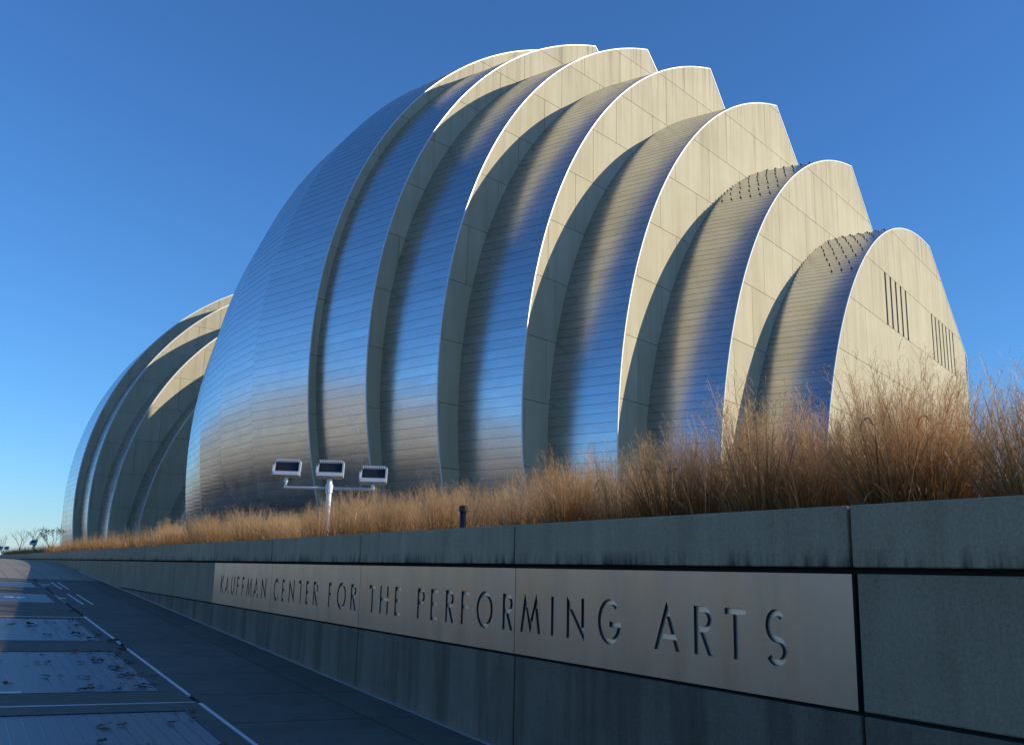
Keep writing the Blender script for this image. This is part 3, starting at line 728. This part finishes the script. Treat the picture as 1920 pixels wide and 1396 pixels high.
# ------------------------------------------------------------------ ornamental grass
def clump_mesh(seed, nb, ns, nbr, hb=(.45, .95), hs=(.85, 1.22), wb=.0075, spread=.20):
    r = np.random.default_rng(seed); V = []; Fs = []; H = []; MI = []
    def strip(pts, wid, side, mi, h0, h1):
        n = len(pts); o = len(V)
        for i, q in enumerate(pts):
            ww = wid[i]; V.append(tuple(q - side*ww)); V.append(tuple(q + side*ww)); hh = h0 + (h1-h0)*i/(n-1); H.extend([hh, hh])
        for i in range(n-1): Fs.append((o+2*i, o+2*i+1, o+2*i+3, o+2*i+2)); MI.append(mi)
    for k in range(nb):
        a = r.uniform(0, 2*math.pi); rr_ = spread*math.sqrt(r.uniform()); h = r.uniform(*hb); out = np.array([math.cos(a), math.sin(a), 0])
        lean = r.uniform(.02, .30); droop = r.uniform(0, .30) if r.uniform() < .6 else r.uniform(.25, .6); n = 6
        a2 = a + r.normal(0, .6); o2 = np.array([math.cos(a2), math.sin(a2), 0]); base = out*rr_
        pts = []
        for i in range(n):
            s_ = i/(n-1); pts.append(base + o2*(lean*h*s_ + droop*h*s_**3*.7) + np.array([0, 0, h*(s_ - droop*.55*s_**3)]))
        a3 = r.uniform(0, math.pi); side = np.array([math.cos(a3), math.sin(a3), 0]); w_ = wb*r.uniform(.5, 1.1)
        strip(pts, [w_*x for x in (.6, .8, .8, .65, .4, .06)], side, 0, 0, min(h/hb[1], 1)*.8)
    for k in range(nb//7):                            # broad dead leaves that curl over
        a = r.uniform(0, 2*math.pi); h = r.uniform(.12, .75); o2 = np.array([math.cos(a), math.sin(a), 0]); b0 = o2*spread*r.uniform(.3, 1.15) + np.array([0, 0, h])
        l = r.uniform(.10, .26); cv = r.uniform(.5, 1.6); a3 = r.uniform(0, math.pi); side = np.array([math.cos(a3), math.sin(a3), .2])
        pts = [b0 + o2*l*.6*(i/4) + np.array([0, 0, l*(1.1*(i/4) - cv*(i/4)**2)]) for i in range(5)]
        w_ = wb*r.uniform(.7, 1.15); strip(pts, [w_*x for x in (.5, .9, 1, .8, .1)], side, 0, .75, 1.0)
    for k in range(ns):
        a = r.uniform(0, 2*math.pi); rr_ = spread*.9*math.sqrt(r.uniform()); h = r.uniform(*hs); o2 = np.array([math.cos(a), math.sin(a), 0])
        lean = r.uniform(.03, .30); base = o2*rr_; pts = [base + o2*(lean*h*(i/5)**1.6) + np.array([0, 0, h*(i/5)*(1-.06*lean*(i/5))]) for i in range(6)]
        a3 = r.uniform(0, math.pi); side = np.array([math.cos(a3), math.sin(a3), 0])
        strip(pts, [.0022, .0022, .002, .0016, .0012, .0006], side, 0, .1, .9)
        for j in range(nbr):                          # airy panicle
            s_ = .58 + .42*(j + r.uniform())/nbr; i0 = min(int(s_*5), 4); q = pts[i0] + (pts[i0+1]-pts[i0])*(s_*5-i0)
            aa = r.uniform(0, 2*math.pi); ln = r.uniform(.07, .19)*(1.25 - .7*(s_-.58)/.42); dd = np.array([math.cos(aa)*.62, math.sin(aa)*.62, .72])
            tip = q + dd*ln + o2*.03; mid = q + dd*ln*.5 + np.array([0, 0, .012]); sd = np.cross(dd, [0, 0, 1.]); sd /= np.linalg.norm(sd)
            strip([q, mid, tip], [.0011, .0009, .0005], sd, 1, .3, .8)
            for e in range(4):
                f = r.uniform(.3, 1.0); c_ = q + (tip-q)*f + r.normal(0, .008, 3); sz = r.uniform(.0022, .0042); o_ = len(V); dv = r.normal(0, 1, 3); dv /= np.linalg.norm(dv)
                V.extend([tuple(c_ - dv*sz*1.6), tuple(c_ + np.cross(dv, [.3, .5, .8])*sz), tuple(c_ + dv*sz*1.6)]); H.extend([.7, 1, 1]); Fs.append((o_, o_+1, o_+2)); MI.append(1)
    return V, Fs, H, MI
def to_mesh(name, V, Fs, H, MI):
    me = bpy.data.meshes.new(name); me.from_pydata(V, [], Fs); me.materials.append(M_GRASS); me.materials.append(M_PLUME)
    me.polygons.foreach_set('material_index', MI); at = me.attributes.new('hgt', 'FLOAT', 'POINT'); at.data.foreach_set('value', [float(x) for x in H]); me.update(); return me
CL = [to_mesh('switchgrass_clump', *clump_mesh(100 + i, 400, 80, 16, hb=(.22, .92))) for i in range(6)]
CLM = [to_mesh('switchgrass_clump', *clump_mesh(150 + i, 190, 75, 16, hb=(.25, .9), wb=.008)) for i in range(5)]
rg = random.Random(3)
far_parts = []
LOW = [clump_mesh(300 + i, 110, 26, 7, wb=.013) for i in range(3)]
LOW2 = [clump_mesh(320 + i, 46, 12, 4, wb=.026) for i in range(3)]

nind = 0
FV = []; FF = []; FH = []; FM = []
t = 1.2; cols = []
while t < 100:
    cols.append(t); t += (.50 if t < 26 else .62) + rg.uniform(-.06, .06)
for t in cols:
    for q in ((.58, 1.0, 1.45, 1.95) if t < 7.5 else (.66, 1.3)):
        tt_ = t + rg.uniform(-.2, .2); qq = q + rg.uniform(-.15, .15)
        sc = rg.uniform(.74, 1.08) * (.84 if tt_ < 3 else .98 if tt_ < 5.3 else .78)
        pos = Vector(wp(tt_, -qq, lawn_z(qq) - .02)); rot = rg.uniform(0, 6.28)
        if t < 26:
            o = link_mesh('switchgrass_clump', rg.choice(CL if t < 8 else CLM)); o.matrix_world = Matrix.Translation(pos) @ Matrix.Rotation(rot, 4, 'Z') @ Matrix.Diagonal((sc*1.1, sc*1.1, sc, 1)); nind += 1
            tag(o, 'clump of dry tan switchgrass growing in the bed behind the wall coping', 'grass clump', 'switchgrass clumps behind the wall')
        else:
            V, Fs, H, MI = rg.choice(LOW if t < 48 else LOW2); c_, s_ = math.cos(rot), math.sin(rot); o_ = len(FV)
            A = np.array(V)*sc*np.array([1.15, 1.15, 1]); X = A[:, 0]*c_ - A[:, 1]*s_ + pos.x; Y = A[:, 0]*s_ + A[:, 1]*c_ + pos.y
            FV += list(zip(X.tolist(), Y.tolist(), (A[:, 2] + pos.z).tolist())); FF += [tuple(i + o_ for i in f) for f in Fs]; FH += H; FM += MI
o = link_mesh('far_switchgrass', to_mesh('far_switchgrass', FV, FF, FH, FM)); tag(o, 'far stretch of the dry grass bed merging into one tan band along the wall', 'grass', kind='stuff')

# ------------------------------------------------------------------ small things on the bed and lawn
def px_at(x, y, depth):
    r = ray(x, y); k = depth/r[1]; return np.array([r[0]*k, r[1]*k, EYE + r[2]*k])
def floodlight_stand(name, centre, sp, label, heads=3, sc=1.0, yaw=0.0, drop=(0, 0, .0)):
    c_ = px_at(*centre); root = empty(name, (float(c_[0]), float(c_[1]), float(c_[2]) - 2.6)); root.rotation_euler = (0, 0, yaw); root.scale = (sc,)*3
    tag(root, label, 'floodlight')
    mb = MB(); mb.tube([(0, 0, 0), (0, 0, 2.32)], [.06, .06], 12); mb.tube([(0, 0, 2.02), (0, 0, 2.20)], [.085, .085], 12); mb.build('pole', M_LAMPWHITE, root, False)
    if heads > 1: mb = MB(); mb.tube([(-sp - .04, 0, 2.12), (sp + .04, 0, 2.12)], [.035, .035], 10); mb.build('crossbar', M_LAMPWHITE, root)
    xs_ = [-sp, 0, sp] if heads == 3 else [0] if heads == 1 else [-sp*.5, sp*.5]
    for k, x in enumerate(xs_):
        hz = 2.56 - drop[k]
        hd = empty('lamp_head', (x, 0, hz), root); hd.scale = (.80, .80, .80); T = Matrix.Rotation(rad(-17), 4, 'X')
        mb = MB(); mb.box(-.315, .315, -.01, .11, -.17, .20, 0, T); mb.build('housing', M_DARK, hd)
        mb = MB(); mb.box(-.335, .335, -.13, .12, -.28, -.172, 0, T); mb.box(-.335, -.312, -.06, .10, -.171, .10, 0, T); mb.build('bezel', M_LAMPWHITE, hd)
        mb = MB(); mb.box(-.30, .30, -.035, -.011, -.16, .125, 0, T); mb.build('lens', M_LENS, hd)
        mb = MB()
        for i in range(8):
            for j in range(4): xx = -.21 + .06*i; zz = -.11 + .065*j; mb.box(xx-.008, xx+.008, -.042, -.036, zz-.008, zz+.008, 0, T)
        tag(mb.build('led_dots', M_LED, hd), kind='stuff')
        mb = MB(); mb.box(-.32, .32, -.03, .12, .201, .225, 0, T)
        for i in range(12):
            xx = -.29 + .0527*i; mb.box(xx-.013, xx+.013, -.05, -.011, .13, .20, 0, T)
        mb.build('cooling_fins', M_LAMPWHITE, hd)
        for s_ in (-1, 1):
            mb = MB(); mb.box(.358*s_ - .02, .358*s_ + .02, -.10, .06, -.27, .16 if s_ > 0 else .02, 0, T); mb.build('yoke_arm', M_LAMPWHITE, hd)
        mb = MB(); mb.tube([(0, 0, (2.12 - hz)/.8), (0, 0, -.24)], [.035, .035], 10); mb.tube([(0, 0, -.40), (0, 0, -.30)], [.055, .055], 10); mb.build('stem', M_LAMPWHITE, hd)
        mb = MB(); mb.tube([(.06, .02, -.27), (.13, .03, -.36), (.10, .03, -.40), (.03, .02, -.33)], [.010]*4, 6); mb.build('cable', M_DARK, hd)
    return root
floodlight_stand('floodlight_stand', (620, 874, 20.6), .95, 'white pole with three floodlight heads on a crossbar rising from the grass', 3, 1.0, rad(2), (.0, .0, .10))
floodlight_stand('floodlight_stand', (65, 1003, 62), .6, 'single dark floodlight seen against the sky above the shaded far grass', 1, .85, rad(-20))
floodlight_stand('floodlight_stand', (8, 1018, 92), .95, 'twin floodlights at the far end of the walkway', 2, .85, rad(-20), (0, 0, 0))

bt, bq = 0, 0
r = ray(868, 975); k = (OFF + .40)/(r[:2] @ N2); bt = float((r*k)[:2] @ D2)
root = empty('bollard_light', wp(bt, -.40, lawn_z(.40))); tag(root, 'short dark bollard with a cap in the grass at the coping edge', 'bollard')
mb = MB(); mb.tube([(0, 0, -.1), (0, 0, .42)], [.033, .033], 14); mb.build('post', M_DARK, root, True)
mb = MB(); mb.tube([(0, 0, .42), (0, 0, .465), (0, 0, .48)], [.046, .046, .034], 14); mb.build('cap', M_DARK, root)
root = empty('bollard_light', wp(92, 4.2, ground_z(92, 4.2))); tag(root, 'dark post standing on the crest of the walkway', 'bollard')
mb = MB(); mb.tube([(0, 0, 0), (0, 0, .85)], [.12, .12], 12); mb.build('post', M_DARK, root, True)
mb = MB(); mb.tube([(0, 0, .85), (0, 0, .95)], [.15, .13], 12); mb.build('cap', M_DARK, root)

# bare winter trees and a russet shrub beyond the far end of the bed
def tree(name, x, depth, ytop, ybase, label, leaves=0, seed=1, tw=.05):
    r = random.Random(seed); top = px_at(x, ytop, depth); b0 = px_at(x, ybase, depth); h = float(top[2]-b0[2]) + 1.2
    root = empty(name, (float(b0[0]), float(b0[1]), float(b0[2]) - 1.2)); tag(root, label, 'tree' if not leaves else 'shrub')
    tr = MB(); cr = MB(); tips = []
    def grow(p, d, l, rad_, lev):
        q = p + d*l; m_ = p + d*l*.5 + Vector((r.uniform(-1, 1), r.uniform(-1, 1), 0))*l*.05
        (tr if lev == 0 else cr).tube([p, m_, q], [rad_, rad_*.8, rad_*.6], 5 if lev < 2 else 3, 0, False)
        if lev >= 4: tips.append(q); return
        for k in range(3 if lev else 4):
            a = r.uniform(0, 6.28); sp_ = r.uniform(.35, .75); nd_ = (d + Vector((math.cos(a), math.sin(a), .25))*sp_).normalized()
            grow(q if k < 2 else p + d*l*r.uniform(.5, .9), nd_, l*r.uniform(.55, .78), rad_*.55, lev+1)
    grow(Vector((0, 0, 0)), Vector((r.uniform(-.1, .1), r.uniform(-.1, .1), 1)).normalized(), h*.36, tw, 0)
    tr.build('trunk', M_BARK, root)
    cr.build('branches', M_BARK, root)
    if leaves:
        lf = MB()
        for k in range(leaves):
            c_ = r.choice(tips) + Vector((r.gauss(0, .1), r.gauss(0, .1), r.gauss(0, .1))); a = Vector((r.gauss(0, 1), r.gauss(0, 1), r.gauss(0, 1))).normalized(); b2 = a.orthogonal().normalized()
            lf.add([c_ - a*.06, c_ + b2*.035, c_ + a*.06, c_ - b2*.035], [(0, 1, 2, 3)])
        lf.build('leaves', M_REDLEAF, root)
tree('bare_tree', 34, 118, 985, 1030, 'slender bare tree beyond the far grass, leftward of the dark floodlight', 0, 2, .06)
tree('bare_tree', 62, 105, 972, 1030, 'tallest bare tree rising behind the dark floodlight', 0, 5, .07)
tree('bare_tree', 4, 125, 1000, 1030, 'small bare tree behind the twin floodlights', 0, 9, .05)
tree('russet_shrub', 98, 84, 984, 1030, 'shrub with sparse russet leaves beside the farther hall', 260, 4, .05)

# ------------------------------------------------------------------ city blocks across the way, left of the view, mirrored in the steel
M_BRICK = []
for k, (lo, hi) in enumerate([((.32, .27, .21), (.39, .335, .27)), ((.40, .36, .30), (.47, .43, .36)), ((.28, .23, .18), (.35, .29, .23)), ((.36, .345, .31), (.43, .41, .37))]):
    m_, nt, b = mat('facade_masonry', rough=.85, spec=.2)
    nt.links.new(ramp(nt, noise(nt, coords(nt), .6, 7, .6), [(.3, lo), (.7, hi)]), b.inputs['Base Color']); M_BRICK.append(m_)
M_ROOF, nt, b = mat('flat_roof', (.16, .155, .15), .9)
wm = MB(); wm.box(-.8, .8, -.06, .05, -1.05, 1.05); wmesh = None
def block(az, dist, w, dep, storeys, mi, label):
    a = rad(az); c_ = Vector((math.sin(a)*dist, math.cos(a)*dist, -.6)); h = storeys*3.7 + 1.2
    root = empty('city_block', c_); root.rotation_euler = (0, 0, -a); tag(root, label, 'building', 'city blocks left of the walkway')
    mb = MB(); mb.box(-w/2, w/2, 0, dep, 0, h); mb.build('wall', M_BRICK[mi], root)
    mb = MB(); mb.box(-w/2 - .3, w/2 + .3, -.3, dep + .3, h + .002, h + .7); mb.build('roof', M_ROOF, root)
    global wmesh
    n = int(w/4.2)
    for st in range(storeys):
        for k in range(n):
            if wmesh is None: o = wm.build('window', M_PANE, root); wmesh = o.data
            else: o = link_mesh('window', wmesh, root)
            o.location = (-w/2 + (k + .5)*w/n, 0, 2.3 + 3.7*st)
block(-50, 230, 34, 20, 8, 0, 'eight storey tan masonry block farthest along the street')
block(-60, 205, 30, 22, 10, 1, 'ten storey pale masonry block, tallest across the street')
block(-69, 190, 28, 20, 9, 3, 'nine storey grey masonry block across the street')
block(-78, 180, 26, 20, 6, 2, 'six storey brown brick block across the street')
block(-87, 175, 26, 18, 4, 0, 'four storey tan masonry block across the street')
block(-96, 175, 28, 18, 3, 1, 'three storey pale masonry block across the street')
block(-106, 180, 30, 18, 4, 2, 'four storey brown brick block behind the walkway')
block(-117, 190, 32, 18, 3, 3, 'three storey grey masonry block behind the walkway')
